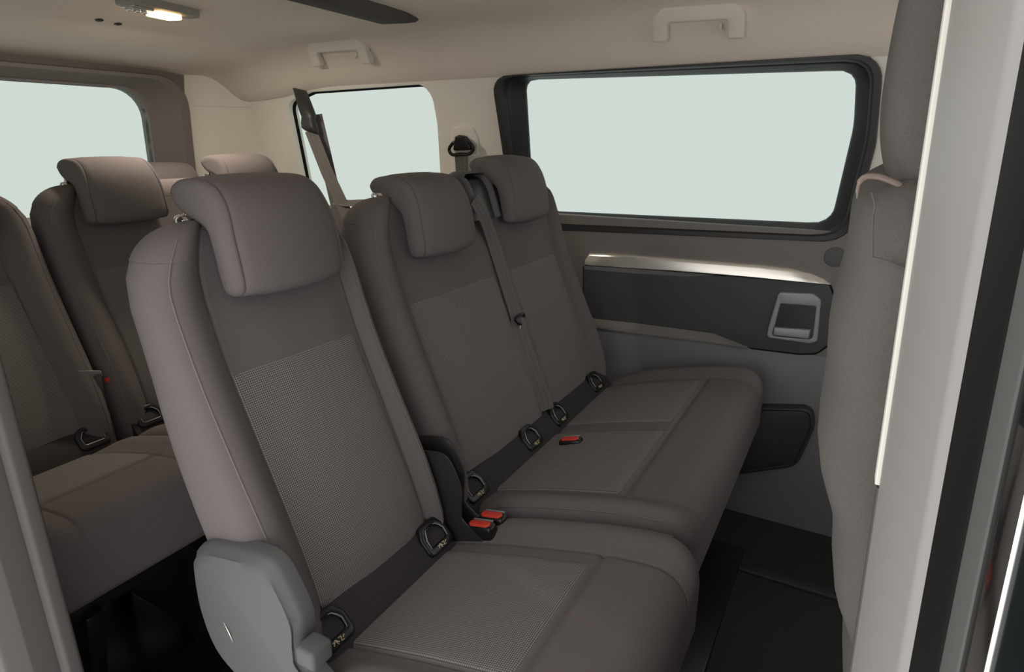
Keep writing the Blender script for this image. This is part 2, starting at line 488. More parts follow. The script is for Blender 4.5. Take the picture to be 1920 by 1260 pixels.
# silver strip: convex bar tapering to a point at the front
top_px = [(1095, 486), (1104, 474), (1180, 478), (1260, 484), (1340, 490), (1420, 496), (1480, 503), (1520, 513), (1545, 525), (1556, 534)]
bot_px = [(1096, 496), (1104, 498), (1180, 503), (1260, 508), (1340, 514), (1420, 521), (1480, 527), (1520, 531), (1545, 533), (1557, 535)]
loops = []
for a, b in zip(top_px, bot_px):
    A_, B_ = Vector(on_wall(*a, .03)), Vector(on_wall(*b, .03)); lp = []
    h = (A_ - B_).length; k = min(1, h / .03)
    for t, d in [(0, .011), (.03, .021), (.10, .0245), (.3, .0265), (.6, .0295), (.85, .0315), (.95, .0318), (1, .029), (1.0, .014)]:
        q = A_.lerp(B_, t); lp.append(wmap(q.x, q.y, .012 + (d - .012) * (.4 + .6 * k)))
    loops.append(lp)
loft('silver_strip', loops, 'silver', door, angle=50, label='brushed silver trim strip')
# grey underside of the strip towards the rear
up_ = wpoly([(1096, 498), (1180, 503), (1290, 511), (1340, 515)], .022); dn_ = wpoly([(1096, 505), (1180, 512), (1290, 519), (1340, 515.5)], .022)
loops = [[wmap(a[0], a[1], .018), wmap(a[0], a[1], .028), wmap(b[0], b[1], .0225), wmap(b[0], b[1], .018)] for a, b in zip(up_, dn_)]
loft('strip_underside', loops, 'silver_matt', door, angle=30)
# arm rest ledge
loops = [[wmap(a[0], a[1], .01), wmap(a[0], a[1] + .001, .0215), wmap(a[0] * .5 + b[0] * .5, a[1] * .5 + b[1] * .5, .029), wmap(b[0], b[1], .0355), wmap(b[0], b[1] - .004, .0345), wmap(b[0], b[1] - .006, .012)] for a, b in zip(ledge_up, ledge_dn)]
loft('armrest_ledge', loops, 'door_panel', door, angle=50)
# inner door handle
hb = round_poly(wpoly([(1460, 547), (1525, 550), (1540, 562), (1533, 640), (1518, 644), (1437, 633), (1440, 615)], .022), [.012, .014, .012, .012, .012, .012, .02], 5)
hh = round_poly(wpoly([(1464, 569), (1530, 574), (1523, 636), (1448, 629)], .022), [.004, .005, .012, .008], 5)
plate('handle_bezel', hb, wmap, .027, .012, 'silver_matt', door, holes=[hh], bev=.003, label='silver handle surround')
plate('handle_recess', offset(hh, .004), wmap, .0215, .02, 'plastic_black', door)
lv = round_poly(wpoly([(1452, 612), (1521, 617), (1517, 634), (1450, 627)], .022), [.002, .002, .006, .006], 4)
plate('handle_lever', lv, wmap, .034, .0215, 'silver_matt', door, bev=.003, label='silver pull lever')
# round speaker grille and the lower pocket
spc = Vector(on_wall(1566, 482, .012))
plate('speaker_grille', [(spc.x + .028 * cos(a * pi / 12), spc.y + .028 * sin(a * pi / 12)) for a in range(24)], wmap, .0145, .01, 'plastic_grey', door, bev=.002)
pk = round_poly(wpoly([(1300, 757), (1525, 762), (1528, 800), (1495, 872), (1290, 900)], .05), [.02, .03, .05, .06, .04], 6)
plate('pocket', pk, wmap, .062, .02, 'plastic_dark', door, bev=.012, label='black lower door pocket')
ring('pocket_rim', offset(pk, -.004), [(.004, .058), (.002, .0645), (-.004, .0655), (-.008, .063), (-.004, .057)], wmap, 'plastic_dark', door)

# rear-left corner pillar and tailgate
def rmap(y, z, d): return Vector((-2.50 + 0.16 * (z - 1.0) + d, y, z))
prof = [(-2.20, 0.0), (-2.26, 0.0), (-2.30, .012), (-2.345, .05), (-2.42, .135), (-2.47, .20), (-2.50, .21)]
for nm, z0, z1, dd in (('trim_2', -.02, 1.305, 0.0), ('trim_3', 1.300, 1.42, .004)):
    loops = []
    for i in range(9):
        z = z0 + (z1 - z0) * i / 8
        a = [(x, y_wall(z) - q - dd, z) for x, q in catmull([(x, q, 0) for x, q in prof], 4) and [(v.x, v.y) for v in catmull([(x, q, 0) for x, q in prof], 4)]]
        loops.append(a + [(x - .02, y + .05, z) for x, y, z in reversed(a)])
    t = loft(nm, loops, 'beige_plastic', angle=50); tag(t, kind='structure')
tg_o = round_poly([(.42, .80), (1.70, .80), (1.665, 1.405), (.455, 1.405)], [.05, .08, .12, .12], 8)
tg_i = round_poly([(.52, .90), (1.545, .90), (1.515, 1.352), (.55, 1.352)], [.05, .06, .11, .11], 8)
wr = plate('wall_rear', [(.25, -.02), (1.85, -.02), (1.85, 1.44), (.25, 1.44)], rmap, 0, -.05, 'tailgate_trim', holes=[tg_i], smooth=False); tag(wr, kind='structure')
w3 = plate('window_3', offset(tg_i, .012), rmap, -.03, -.035, 'tinted_glass'); tag(w3, kind='structure')
cen = Vector((1.03, 1.1))
def by_angle2(lp): return by_angle(lp, cen)
A, B = by_angle2(tg_o), by_angle2(tg_i)
rows = [(0, 0), (0.0, .030), (.08, .042), (.3, .044), (.36, .038), (.42, .030), (.8, .008), (1, -.012), (1, -.03)]
loft('window_frame', [[rmap(*(a.lerp(b, t)), d) for a, b in zip(A, B)] for t, d in rows], 'tailgate_trim', w3, cap=False, angle=35, label='grey-brown tailgate window surround')

# right side: rear pillar of the door opening, rear quarter, roof rail
def post(name, prof, zs, mat, parent=None, lean=0.0, x_ref=1.0, **kw):
    loops = [[(x + lean * (z - x_ref), y, z) for x, y in prof] for z in zs]
    return loft(name, loops, mat, parent, **kw)
def rnd(p, r, n=4): return round_poly(p, r, n)
ZS = [-.1, .2, .5, .8, 1.1, 1.42]
cp = empty('wall_right', (-1.0, .3, 0)); tag(cp, kind='structure')
post('pillar_trim', rnd([(-.890, .306), (-.89, .26), (-.90, .235), (-1.12, .22), (-1.12, .335)], .006), ZS, 'pillar_inner', cp, angle=40)
post('door_seal', rnd([(-.870, .308), (-.870, .290), (-.888, .284), (-.888, .314)], .006), ZS, 'pillar_inner', cp, angle=60)
post('seal_lip', rnd([(-.893, .284), (-.893, .262), (-.905, .258), (-.905, .29)], .004), ZS, 'rubber', cp)
post('jamb_edge', rnd([(-.905, .262), (-.905, .240), (-.925, .235), (-.93, .262)], .005), ZS, 'seal_mid', cp)
def rsmap(x, z, d): return Vector((x, .24 + d, z))
rq = round_poly([(-2.2, .95), (-1.25, .95), (-1.28, 1.32), (-2.15, 1.32)], .07, 6)
plate('quarter_lining', [(-2.55, -.1), (-1.1, -.1), (-1.1, 1.45), (-2.55, 1.45)], rsmap, .06, 0, 'beige_plastic', cp, holes=[rq], smooth=False)
w4 = plate('window_4', offset(rq, .01), rsmap, .012, .007, 'tinted_glass'); tag(w4, kind='structure')

# B pillar beside the camera
bp = empty('trim_4', (.1, .35, 0)); tag(bp, kind='structure')
LN = -0.040
ZB = [0.0, .3, .6, .7, .8, .9, 1.0, 1.1, 1.2, 1.3, 1.42]
post('pillar_core', rnd([(.046, .47), (.052, .27), (.075, .235), (.16, .235), (.17, .47)], .006), ZB, 'pillar_inner', bp, lean=LN)
post('door_seal', rnd([(.0345, .447), (.0395, .262), (.047, .25), (.060, .262), (.056, .455), (.04, .455)], [.004, .012, .008, .004, .004, .004], 5), ZB, 'seal_grey', bp, lean=LN, angle=60, label='wide light-grey door seal flange')
post('seal_lip', rnd([(.041, .252), (.044, .214), (.052, .210), (.058, .25)], .004), ZB, 'rubber', bp, lean=LN)
ob = post('edge_strip', rnd([(.0318, .462), (.0318, .447), (.0355, .447), (.0362, .462)], .0012), [.945, 1.0, 1.1, 1.2, 1.3, 1.42], 'seal_cream', bp, lean=LN, label='narrow cream edge strip')
post('lower_trim', rnd([(.0365, .485), (.0330, .452), (.045, .45), (.06, .49)], .003), [0.0, .3, .6, .85, .90, .94], 'seal_mid', bp, lean=LN)
# front door edge outside the pillar
fd = empty('door_2', (.3, .2, 0)); tag(fd, kind='structure')
post('door_edge', rnd([(.047, .208), (.0475, .193), (.055, .170), (.12, .170), (.12, .208)], .003), ZB, 'body_paint', fd, lean=LN)
post('jamb_strip', rnd([(.0435, .2075), (.0470, .1985), (.0495, .2005), (.049, .21)], .001), ZB, 'seal_mid', fd, lean=LN)
post('bright_trim', rnd([(.0468, .1912), (.0495, .1825), (.053, .184), (.0495, .194)], .001), [0, .3, .6, .9, 1.03, 1.07, 1.10], 'chrome', fd, lean=LN, label='bright metal trim')

# front end of the cabin, hidden behind the front seat: dashboard wall, windscreen, outer front-door skin
def fmap(y, z, d): return Vector((1.0 - .5 * max(0, z - .8) - d, y, z))
ws = round_poly([(.35, .93), (1.85, .93), (1.75, 1.42), (.45, 1.42)], .06, 5)
wf = plate('wall_front', [(.17, -.02), (1.95, -.02), (1.90, 1.48), (.22, 1.48)], fmap, 0, -.05, 'plastic_dark', holes=[ws], smooth=False); tag(wf, kind='structure')
w5 = plate('window_5', offset(ws, .01), fmap, -.02, -.025, 'clear_glass'); tag(w5, kind='structure')
mk('outer_skin', *box_geo(.56, .19, .45, .88, .036, .96, .01), 'body_paint', fd)

# ------------------------------------------------------------------ seats
CC = [(.40, -.632), (.45, -.632), (.50, -.640), (.60, -.676), (.845, -.776), (.97, -.812), (1.04, -.824), (1.08, -.83)]
BB = [(.40, -.598), (.50, -.600), (.60, -.634), (.72, -.690), (.845, -.744), (.97, -.784), (1.04, -.796), (1.08, -.80)]
RR = [(.40, -.735), (.50, -.752), (.60, -.790), (.67, -.818), (.77, -.846), (.90, -.866), (.99, -.882), (1.08, -.896)]
ZTOP = 1.058
def bolster(d): return 1 - sstep(.040, .098, d)
BW = [.086, .086]
def back_x(y, z, y0, y1, seams, dx):
    d = min((y - y0) * .086 / BW[0], (y1 - y) * .086 / BW[1])
    c, b = sm(CC, z), sm(BB, z)
    x = c + (b - c) * bolster(d)
    for s in seams: x -= .0045 * exp(-((y - s) / .0035) ** 2)
    # gentle crown of the padding
    return x + dx + .006 * sstep(.10, .22, d)

def samples(y0, y1, seams, r=.035):
    ys_ = set()
    n = max(10, int((y1 - y0) / .014))
    for i in range(n + 1): ys_.add(round(y0 + (y1 - y0) * i / n, 4))
    for k in range(1, 8):
        a = pi / 2 * k / 8
        ys_.add(round(y0 + r * (1 - cos(a)), 4)); ys_.add(round(y1 - r * (1 - cos(a)), 4))
    for s in seams:
        for k in (-.008, -.005, -.003, -.0015, 0, .0015, .003, .005, .008): ys_.add(round(s + k, 4))
    out = []
    for y in sorted(ys_):
        if not out or y - out[-1] > .0007: out.append(y)
    return out

def make_headrest(parent, yc, dx, wid, dz=0.0, mat='fabric'):
    side = [(-.902, 1.100), (-.893, 1.116), (-.870, 1.123), (-.840, 1.123), (-.810, 1.117), (-.782, 1.101), (-.762, 1.076), (-.750, 1.040), (-.743, 1.000), (-.741, .976), (-.748, .962), (-.766, .957), (-.781, .965), (-.792, .990), (-.800, 1.022), (-.812, 1.046), (-.834, 1.059), (-.864, 1.068), (-.888, 1.082)]
    lp = [(v.x, v.y) for v in catmull([(a, b, 0) for a, b in side], 3, True)]
    h = wid / 2; loops = []
    st = [(-h, -.016), (-h + .0012, -.010), (-h + .005, -.004), (-h + .010, -.0012), (-h + .0135, -.0008), (-h + .0155, -.0028), (-h + .0175, -.0006)]
    st += [(-h + .03, 0.0), (-h * .5, .0022), (0, .003)]
    st = st + [(-a, b) for a, b in reversed(st[:-1])]
    for yo, ins_ in st:
        q = offset(lp, ins_)
        row = []
        for (x, z) in q:
            tp = 1 - .10 * sstep(1.03, 1.12, z)          # narrower at the top
            bow = -.020 * (abs(yo) / h) ** 2.5 * sstep(-.82, -.75, x)  # front wraps back at the ends
            row.append((x + dx + bow, yc + yo * tp, z + dz))
        loops.append(row)
    hr = loft('headrest', loops, mat, parent, angle=70, cap='tess')
    for s in (-1, 1):
        y = yc + s * .094; xg = -.874 + dx
        tube('post', [(xg + .004, y, 1.072 + dz), (xg, y, 1.05)], .0055, 'chrome', hr, 10)
        V, Fc = tube_geo([(xg, y, 1.046), (xg, y, 1.058), (xg, y, 1.063), (xg, y, 1.065)], [.014, .016, .013, .007], 16)
        V = [((v.x - xg) * 1.25 + xg, v.y, v.z) for v in V]
        mk('post_guide', V, Fc, 'chrome', hr, label='chrome headrest guide')
    return hr

def make_isofix(parent, y, dx, mark=True):
    # plastic funnel set into the strip between cushion and backrest
    def mp(a, b, d):      # a along Y, b up the strip, d out of it
        t = Vector((-.05, 0, .055)).normalized(); n_ = Vector((.055, 0, .05)).normalized()
        return Vector((-.6125 + dx, y, .4585)) + Vector((0, a, 0)) + t * b + n_ * d
    o_ = round_poly([(-.036, -.026), (.036, -.026), (.036, .012), (.022, .034), (-.022, .034), (-.036, .012)], .012, 5)
    i_ = round_poly([(-.024, -.010), (.024, -.010), (.024, .010), (.014, .022), (-.014, .022), (-.024, .010)], .006, 4)
    f = plate('isofix_guide', o_, mp, .014, -.02, 'plastic_black', parent, holes=[i_], bev=.004)
    plate('guide_cap', offset(i_, .002), mp, .004, -.018, 'plastic_dark', f)
    for s in (-1, 1):
        tube('guide_edge', [mp(s * .0245, -.010, .0135), mp(s * .0250, .006, .0145), mp(s * .0205, .014, .0145), mp(s * .015, .0215, .013), mp(s * .008, .0235, .012)], [.0006, .0012, .0014, .0012, .0005], 'silver_matt', f, 6)
    if mark:
        # little printed child-seat pictogram
        strokes = [[(-.010, -.019), (-.004, -.013), (.001, -.019)], [(-.004, -.013), (-.002, -.021)], [(.002, -.0135), (.007, -.0135), (.005, -.0205), (.010, -.0205)], [(-.010, -.0145), (-.007, -.0145)], [(.0095, -.0175), (.013, -.0145)]]
        G = [tube_geo([mp(a, b, .0143) for a, b in s], .0008, 5) for s in strokes]
        mk('printed_mark', *merge(*G), 'print_gold', f, label='gold printed pictogram')
    return f

def make_buckle(parent, pos, ang=0.0, tilt=0.5, mat='red_plastic'):
    def fn(v):
        v = Vector((v.x * cos(tilt) + v.z * sin(tilt), v.y, -v.x * sin(tilt) + v.z * cos(tilt)))
        return Vector((v.x * cos(ang) - v.y * sin(ang), v.x * sin(ang) + v.y * cos(ang), v.z)) + Vector(pos)
    b = mk('buckle', *xform(box_geo(0, 0, -.02, .058, .028, .05, .007, 3), fn), 'plastic_black', parent)
    V, Fc = plate_geo(round_poly([(-.023, -.0085), (.023, -.0085), (.023, .0085), (-.023, .0085)], .008, 5), [], lambda u, v_, d: fn(Vector((u, v_ - .002, d))), .0085, .002, .002)
    mk('release_button', V, Fc, mat, b, label='red release button')
    mk('buckle_face', *xform(box_geo(.0, .011, .006, .044, .0035, .004, .001), fn), 'silver_matt', b)
    return b

def make_seat(root, y0, y1, centres, dx=0.0, insert=True, detail=True, hr_dz=0.0, hr_w=.222, buckles=(), hinge=(True, True), hinge_deep=(True, False), near_lever=False, isofix=None, ins_w=((.13, .13), (.13, .13)), cy=None, hr_off=0.0, bw=(.086, .086)):
    yc_all = (y0 + y1) / 2
    BW[:] = bw
    seams = [y0 + bw[0], y1 - bw[1]]
    if len(centres) == 2: seams.append((centres[0] + centres[1]) / 2)
    Y = samples(y0, y1, seams)
    # --- backrest
    zs = [.405, .42, .45, .50, .55, .60, .65, .70, .75, .80, .85, .90, .95, .99, 1.02] + [ZTOP - .045 + .045 * sin(pi / 2 * k / 9) for k in range(10)]
    R, RT_, RY = .042, .045, .105
    loops = []
    for z in zs:
        ey = 0
        h = ZTOP - z
        if h < RY: ey = (RY - sqrt(max(0, RY ** 2 - (RY - h) ** 2))) * .9
        xr = sm(RR, z) + dx
        kx = 1.0 if h >= RT_ else sqrt(max(0.0, 1 - ((RT_ - h) / RT_) ** 2))
        front, back = [], []
        for y in Y:
            d = min(y - y0, y1 - y)
            xf = back_x(y, z, y0, y1, seams, dx); xb = xr; th = xf - xr
            rf, rb = min(R, .45 * th), min(.045, .40 * th)
            if d < rf: xf -= rf - sqrt(max(0, rf * rf - (rf - d) ** 2))
            if d < rb: xb += rb - sqrt(max(0, rb * rb - (rb - d) ** 2))
            xm, hx = (xf + xb) / 2, (xf - xb) / 2 * max(kx, .02)
            yy = yc_all + (y - yc_all) * ((y1 - y0) / 2 - ey) / ((y1 - y0) / 2)
            front.append((xm + hx, yy, z)); back.append((xm - hx, yy, z))
        loops.append(front + back[::-1])
    bk = loft('backrest', loops, 'fabric', root, angle=60)
    # piping where bolster front meets the side panels
    for yy in (y0, y1):
        s = 1 if yy == y0 else -1
        pts = []
        for z in [.46 + .03 * i for i in range(18)] + [.99, 1.01, 1.025, 1.04]:
            h = ZTOP - z; ey = 0 if h > RY else (RY - sqrt(RY ** 2 - (RY - h) ** 2)) * .9
            kx = 1.0 if h >= RT_ else sqrt(max(0.0, 1 - ((RT_ - h) / RT_) ** 2))
            d = .022; y = yy + s * d; xf = back_x(y, z, y0, y1, (), dx); xb = sm(RR, z) + dx; th = xf - xb
            rf, rb = min(R, .45 * th), min(.045, .40 * th)
            if d < rf: xf -= rf - sqrt(max(0, rf * rf - (rf - d) ** 2))
            if d < rb: xb += rb - sqrt(max(0, rb * rb - (rb - d) ** 2))
            xm, hx = (xf + xb) / 2, (xf - xb) / 2 * kx
            yq_ = yc_all + (y - yc_all) * ((y1 - y0) / 2 - ey) / ((y1 - y0) / 2)
            pts.append((xm + hx + .0002, yq_, z))
        tube('piping', pts, .0013, 'thread', bk, 6)
    # --- inserts of woven mesh in the backrest
    for c in centres:
        if not insert: break
        uvs, zz = [], [.465 + (.845 - .465) * i / 26 for i in range(27)]
        ha, hb_ = ins_w[centres.index(c)]
        us = [-1, -.985, -.96, -.9, -.75, -.5, -.25, 0, .25, .5, .75, .9, .96, .985, 1]
        rows = []; arc = 0; last = None
        for iz, z in enumerate(zz):
            k_ = (.845 - z) / .38 * .012
            row = []
            for u in us:
                y = c + (u * ha if u < 0 else u * (hb_ - .012 + k_))
                ed = min(1, (1 - abs(u)) / .05); ez = min(1, (.845 - z) / .012, )
                lift = .0045 * min(sqrt(max(0, ed)), sqrt(max(0, ez))) - .0015
                row.append((back_x(y, z, y0, y1, (), dx) + lift, y, z))
            if last is not None: arc += (Vector(row[7]) - Vector(last)).length
            last = row[7]
            for q in row: uvs.append((q[1], arc))
            rows.append(row)
        V, Fc = loft_geo(rows, closed=False)
        mk('back_insert', V, Fc, 'mesh_weave', bk, uv=uvs, label='woven mesh insert of backrest')
    # --- cushion
    yb0, yb1 = y0, y1
    if cy: y0, y1 = cy
    yc_all = (y0 + y1) / 2
    ZC = [(-.70, .385), (-.62, .42), (-.59, .434), (-.45, .476), (-.30, .513), (-.22, .525), (-.15, .525)]
    XF = -.145
    def cush_z(x, y):
        d = min(y - y0, y1 - y)
        z = sm(ZC, x) + .020 * (1 - sstep(.03, .085, d)) * sstep(-.62, -.5, x)
        for s in (y0 + .088, y1 - .088): z -= .0045 * exp(-((y - s) / .0035) ** 2)
        if len(centres) == 2: z -= .005 * exp(-((y - seams[2]) / .004) ** 2) * (1 if x < -.3 else 0)
        z -= .006 * exp(-((x + .292) / .0045) ** 2) * sstep(.07, .09, d)
        return z
    YC = samples(y0, y1, [y0 + .088, y1 - .088] + seams[2:])
    xs_ = [-.645, -.635, -.62, -.58, -.54, -.50, -.45, -.40, -.35, -.32, -.304, -.298, -.294, -.292, -.290, -.286, -.28, -.26, -.23, -.205] + [XF - .055 + .055 * sin(pi / 2 * k / 7) for k in range(8)]
    loops = []
    for x in xs_:
        h = XF - x; e = 0 if h > .055 else .055 - sqrt(max(0, .055 ** 2 - (.055 - h) ** 2))
        eb = e * .6
        ey = 0 if h > .09 else (.09 - sqrt(max(0, .09 ** 2 - (.09 - h) ** 2))) * .35
        top, bot = [], []
        for y in YC:
            d = min(y - y0, y1 - y); z = cush_z(x, y) - e
            if d < R: z -= R - sqrt(max(0, R * R - (R - d) ** 2))
            yy = yc_all + (y - yc_all) * ((y1 - y0) / 2 - ey) / ((y1 - y0) / 2)
            top.append((x + dx, yy, z)); bot.append((x + dx, yy, .345 + eb if z > .36 + eb else z - .02))
        loops.append(top + bot[::-1])
    cu = loft('cushion', loops, 'fabric', root, angle=60)
    for c in centres:
        if not insert: break
        rows, uvs = [], []
        ha2, hb2 = ins_w[centres.index(c)]
        us = [-1, -.985, -.96, -.9, -.75, -.5, -.25, 0, .25, .5, .75, .9, .96, .985, 1]
        for i in range(19):
            x = -.596 + .300 * i / 18; row = []
            for u in us:
                y = c + (u * min(ha2, c - y0 - .09) if u < 0 else u * min(hb2, y1 - .09 - c))
                ed = min(1, (1 - abs(u)) / .05, (-.296 - x) / .012 if x > -.31 else 1)
                row.append((x + dx, y, cush_z(x, y) + .0045 * sqrt(max(0, ed)) - .0015))
                uvs.append((y, x * 1.03))
            rows.append(row)
        V, Fc = loft_geo(rows, closed=False)
        mk('cushion_insert', V, Fc, 'mesh_weave', cu, uv=uvs, label='woven mesh insert of cushion')
    if detail:
        for yy in (y0, y1):
            s = 1 if yy == y0 else -1; pts = []
            for i in range(22):
                x = -.60 + .40 * i / 21; d = .010; y = yy + s * d
                z = cush_z(x, y) - (R - sqrt(R * R - (R - d) ** 2))
                pts.append((x + dx, y - s * .0004, z + .0004))
            tube('piping', pts, .0016, 'thread', cu, 6)
    # --- dark strip in the bight, with its anchor guides
    y0, y1 = yb0, yb1; yc_all = (y0 + y1) / 2
    lps = []
    for y in [y0 + .02 + (y1 - y0 - .04) * i / 12 for i in range(13)]:
        arc_ = []
        for k in range(9):
            t = k / 8; b_ = sin(pi * t) * .010
            arc_.append((-.648 + .068 * t + b_ * .7 + dx, y, .488 - .060 * t + b_ * .7))
        lps.append(arc_ + [(-.60 + dx, y, .38), (-.66 + dx, y, .38)])
    st = loft('bight_strip', lps, 'fabric_dark', root, angle=60, label='black strip between cushion and backrest')
    for y in (isofix if isofix is not None else [c + s * .14 for c in centres for s in (-1, 1)]):
        make_isofix(st, y, dx, detail)
    for c in centres: make_headrest(root, c + hr_off, dx, hr_w, hr_dz[centres.index(c)] if isinstance(hr_dz, tuple) else hr_dz)
    # --- frame below
    mk('base', *box_geo(-.44 + dx, yc_all, .33, .50, (y1 - y0) - .05, .05, .01), 'plastic_black', root)
    mk('floor_plate', *box_geo(-.36 + dx, yc_all, .012, .46, (y1 - y0) - .14, .024, .006), 'plastic_black', root)
    for a in (-.56, -.24):
        for yy in (y0 + .09, y1 - .09):
            mk('leg', *xform(box_geo(0, 0, .165, .07, .035, .31, .008), lambda v, a=a, yy=yy: Vector((v.x + a + dx + (.165 - v.z) * -.25, v.y + yy, v.z))), 'plastic_black', root)
    # --- hinge covers at both sides
    hc = [(-.776, .588), (-.765, .611), (-.738, .627), (-.675, .641), (-.625, .648), (-.600, .640), (-.580, .612), (-.563, .570), (-.566, .520), (-.555, .49), (-.45, .43), (-.40, .40), (-.42, .365), (-.62, .385), (-.70, .405), (-.755, .44), (-.778, .51)]
    hcp = [(v.x, v.y) for v in catmull([(a, b, 0) for a, b in hc], 4, True)]
    for side_, on in zip((-1, 1), hinge):
        if not on: continue
        yy = y0 if side_ < 0 else y1
        rows = []
        dp_ = hinge_deep[0 if side_ < 0 else 1]
        for off_, d in [(0, -.010), (0, .006), (-.003, .013), (-.010, .019), (-.022, .0235), (-.045, .026)]:
            q = offset(hcp, off_) if off_ > -.02 else [(a + (-.665 - a) * (-off_) * 4, b + (.5 - b) * (-off_) * 4) for a, b in hcp]
            rows.append([(a + dx if dp_ else a * .8 - .128 + dx, yy + side_ * d * (1 if dp_ else .22), b if dp_ else .385 + (b - .385) * .86) for a, b in q])
        mat = 'plastic_grey' if side_ < 0 and near_lever else 'plastic_dark'
        loft('hinge_cover', rows, mat, root, angle=50, label=('grey plastic hinge cover' if mat == 'plastic_grey' else 'black plastic hinge cover'))
    if near_lever:
        p_ = at_y(576, 1233, y0 - .026)
        mk('recline_lever', *box_geo(p_.x, p_.y + .012, p_.z, .034, .036, .030, .006, 3), 'plastic_grey', root, label='small grey lever')
        a_, b_ = at_y(418, 1165, y0 - .0275), at_y(437, 1205, y0 - .0275)
        mk('scuff', [a_, a_.lerp(b_, .5) + Vector((.0028, 0, 0)), b_, a_.lerp(b_, .5) + Vector((-.0004, 0, 0))], [(0, 1, 2, 3)], 'seal_cream', root, label='pale scratch on hinge cover')
    for bpos, ang, tilt in buckles: make_buckle(root, bpos, ang, tilt)
    return root

# second row, seat nearest the open door
s1 = tag(empty('car_seat', (-.5, .67, 0)), 'dark grey single seat nearest the open door, grey hinge cover on its side', 'car seat', 'passenger seats')
bz = at_z(900, 985, .475)
make_seat(s1, .452, .840, [.665], 0.0, hr_dz=-.006, bw=(.084, .036), hinge=(True, True), near_lever=True, isofix=[.522, .788], ins_w=((.127, .136),), cy=(.452, .922))
# second row double bench beyond it
s2 = tag(empty('bench_seat', (-.54, 1.38, 0)), 'dark grey double bench seat beside the far door, two headrests', 'bench seat', 'passenger seats')
b1, b2, b3 = at_z(902, 986, .470), at_z(924, 969, .472), at_z(1070, 823, .468)
make_seat(s2, .893, 1.758, [1.155, 1.545], -.030, hr_dz=(-.026, .004), bw=(.09, .056), hinge=(True, False), hinge_deep=(False, False), isofix=[.97, 1.232, 1.39, 1.655], ins_w=((.168, .185), (.148, .160)), cy=(.936, 1.825), hr_off=-.025, buckles=[((b1.x, b1.y, b1.z), .0, -.2), ((b2.x, b2.y, b2.z), .0, -.2), ((b3.x, b3.y, b3.z - .004), .1, -.25)])
# third row
s3 = tag(empty('car_seat', (-1.5, .55, 0)), 'grey third-row seat cut by the left picture edge', 'car seat', 'passenger seats')
make_seat(s3, .355, .765, [.56], -.98, detail=False, hinge=(False, False), ins_w=((.115, .13),))
s4 = tag(empty('bench_seat', (-1.5, 1.2, 0)), 'grey third-row double seat behind the single seat, below the tailgate window', 'bench seat', 'passenger seats')
b4, b5 = at_x(266, 817, -1.60), at_x(291, 812, -1.60)
make_seat(s4, .775, 1.625, [.985, 1.405], -.98, detail=False, ins_w=((.12, .19), (.17, .13)), hinge=(False, False), buckles=[((b4.x, b4.y, b4.z), .0, -.3), ((b5.x, b5.y, b5.z), .0, -.3)])

# luggage shelf behind the third row with a spare headrest lying on it
sh = mk('parcel_shelf', *box_geo(-2.22, 1.08, .906, .46, 1.40, .03, .008), 'tailgate_trim'); tag(sh, 'grey luggage shelf behind the third row under the tailgate window', 'shelf'); centre_origin(sh)
sp = tag(empty('spare_headrest', (-2.2, 1.36, .94)), 'small grey headrest behind the third row, between its two headrests', 'headrest')
make_headrest(sp, 1.36, -1.36, .25, -.032)

# front seat at the right, seen from behind
fs = tag(empty('front_seat', (.2, .78, 0)), 'grey fabric front seat back beside the door pillar on the right', 'car seat')
RX = [(v.x, v.y) for v in catmull([(.20, .20, 0), (.33, .125, 0), (.45, .092, 0), (.56, .070, 0), (.667, .047, 0), (.78, .022, 0), (.888, -.004, 0), (.967, -.014, 0), (1.017, -.015, 0), (1.089, -.012, 0), (1.12, -.010, 0), (1.16, -.006, 0)], 6)]
FX = [(.20, .36), (.45, .27), (.70, .20), (.95, .15), (1.16, .13)]
y0, y1 = .535, 1.02
loops = []
zs = [.22 + .02 * i for i in range(45)] + [1.145 - .035 + .035 * sin(pi / 2 * k / 6) for k in range(1, 7)]
for z in zs:
    h = 1.145 - z; e = 0 if h > .035 else .035 - sqrt(max(0, .035 ** 2 - (.035 - h) ** 2))
    xr, xf = sm(RX, z) + e, sm(FX, z) - e
    lp = []
    n = 44
    for i in range(n):
        a = 2 * pi * i / n
        ca, sa = cos(a), sin(a); q = 5
        r_ = (abs(ca) ** q + abs(sa) ** q) ** (-1 / q)
        x = (xr + xf) / 2 - ca * r_ * (xf - xr) / 2; y = (y0 + y1) / 2 + sa * r_ * ((y1 - y0) / 2 - e * .7)
        wob = .0035 * sin(13 * z + 3 * y) * sin(31 * z - 9 * y + 1) + .0025 * sin(55 * z + 30 * x)
        lp.append((x + wob * (1 if x < (xr + xf) / 2 else 0), y + wob * .8, z))
    loops.append(lp)
fb = loft('backrest', loops, 'fabric_cover', fs, angle=60)
# cover seam and pull tab fold near the top
pts = [at_y(1634, 360, .531), at_y(1641, 385, .531), at_y(1637, 410, .531), at_y(1636, 480, .531)]
tube('cover_seam', catmull(pts, 6), .0008, 'fabric', fb, 6)
pts = [at_y(1636, 482, .532), at_y(1660, 488, .532), at_y(1700, 505, .532)]
tube('cover_seam', catmull(pts, 6), .0008, 'fabric', fb, 6)
rim = [at_y(1607, 372, .56), at_y(1611, 345, .56), at_y(1623, 332, .56), at_y(1645, 331, .56), at_y(1668, 338, .56), at_y(1690, 348, .56)]
tube('top_rim', catmull(rim, 6), [.0008] * 3 + [.0016] * 4 + [.0024] * 24, 'brown_rim', fs, 8, label='brown curved rim at top of backrest')
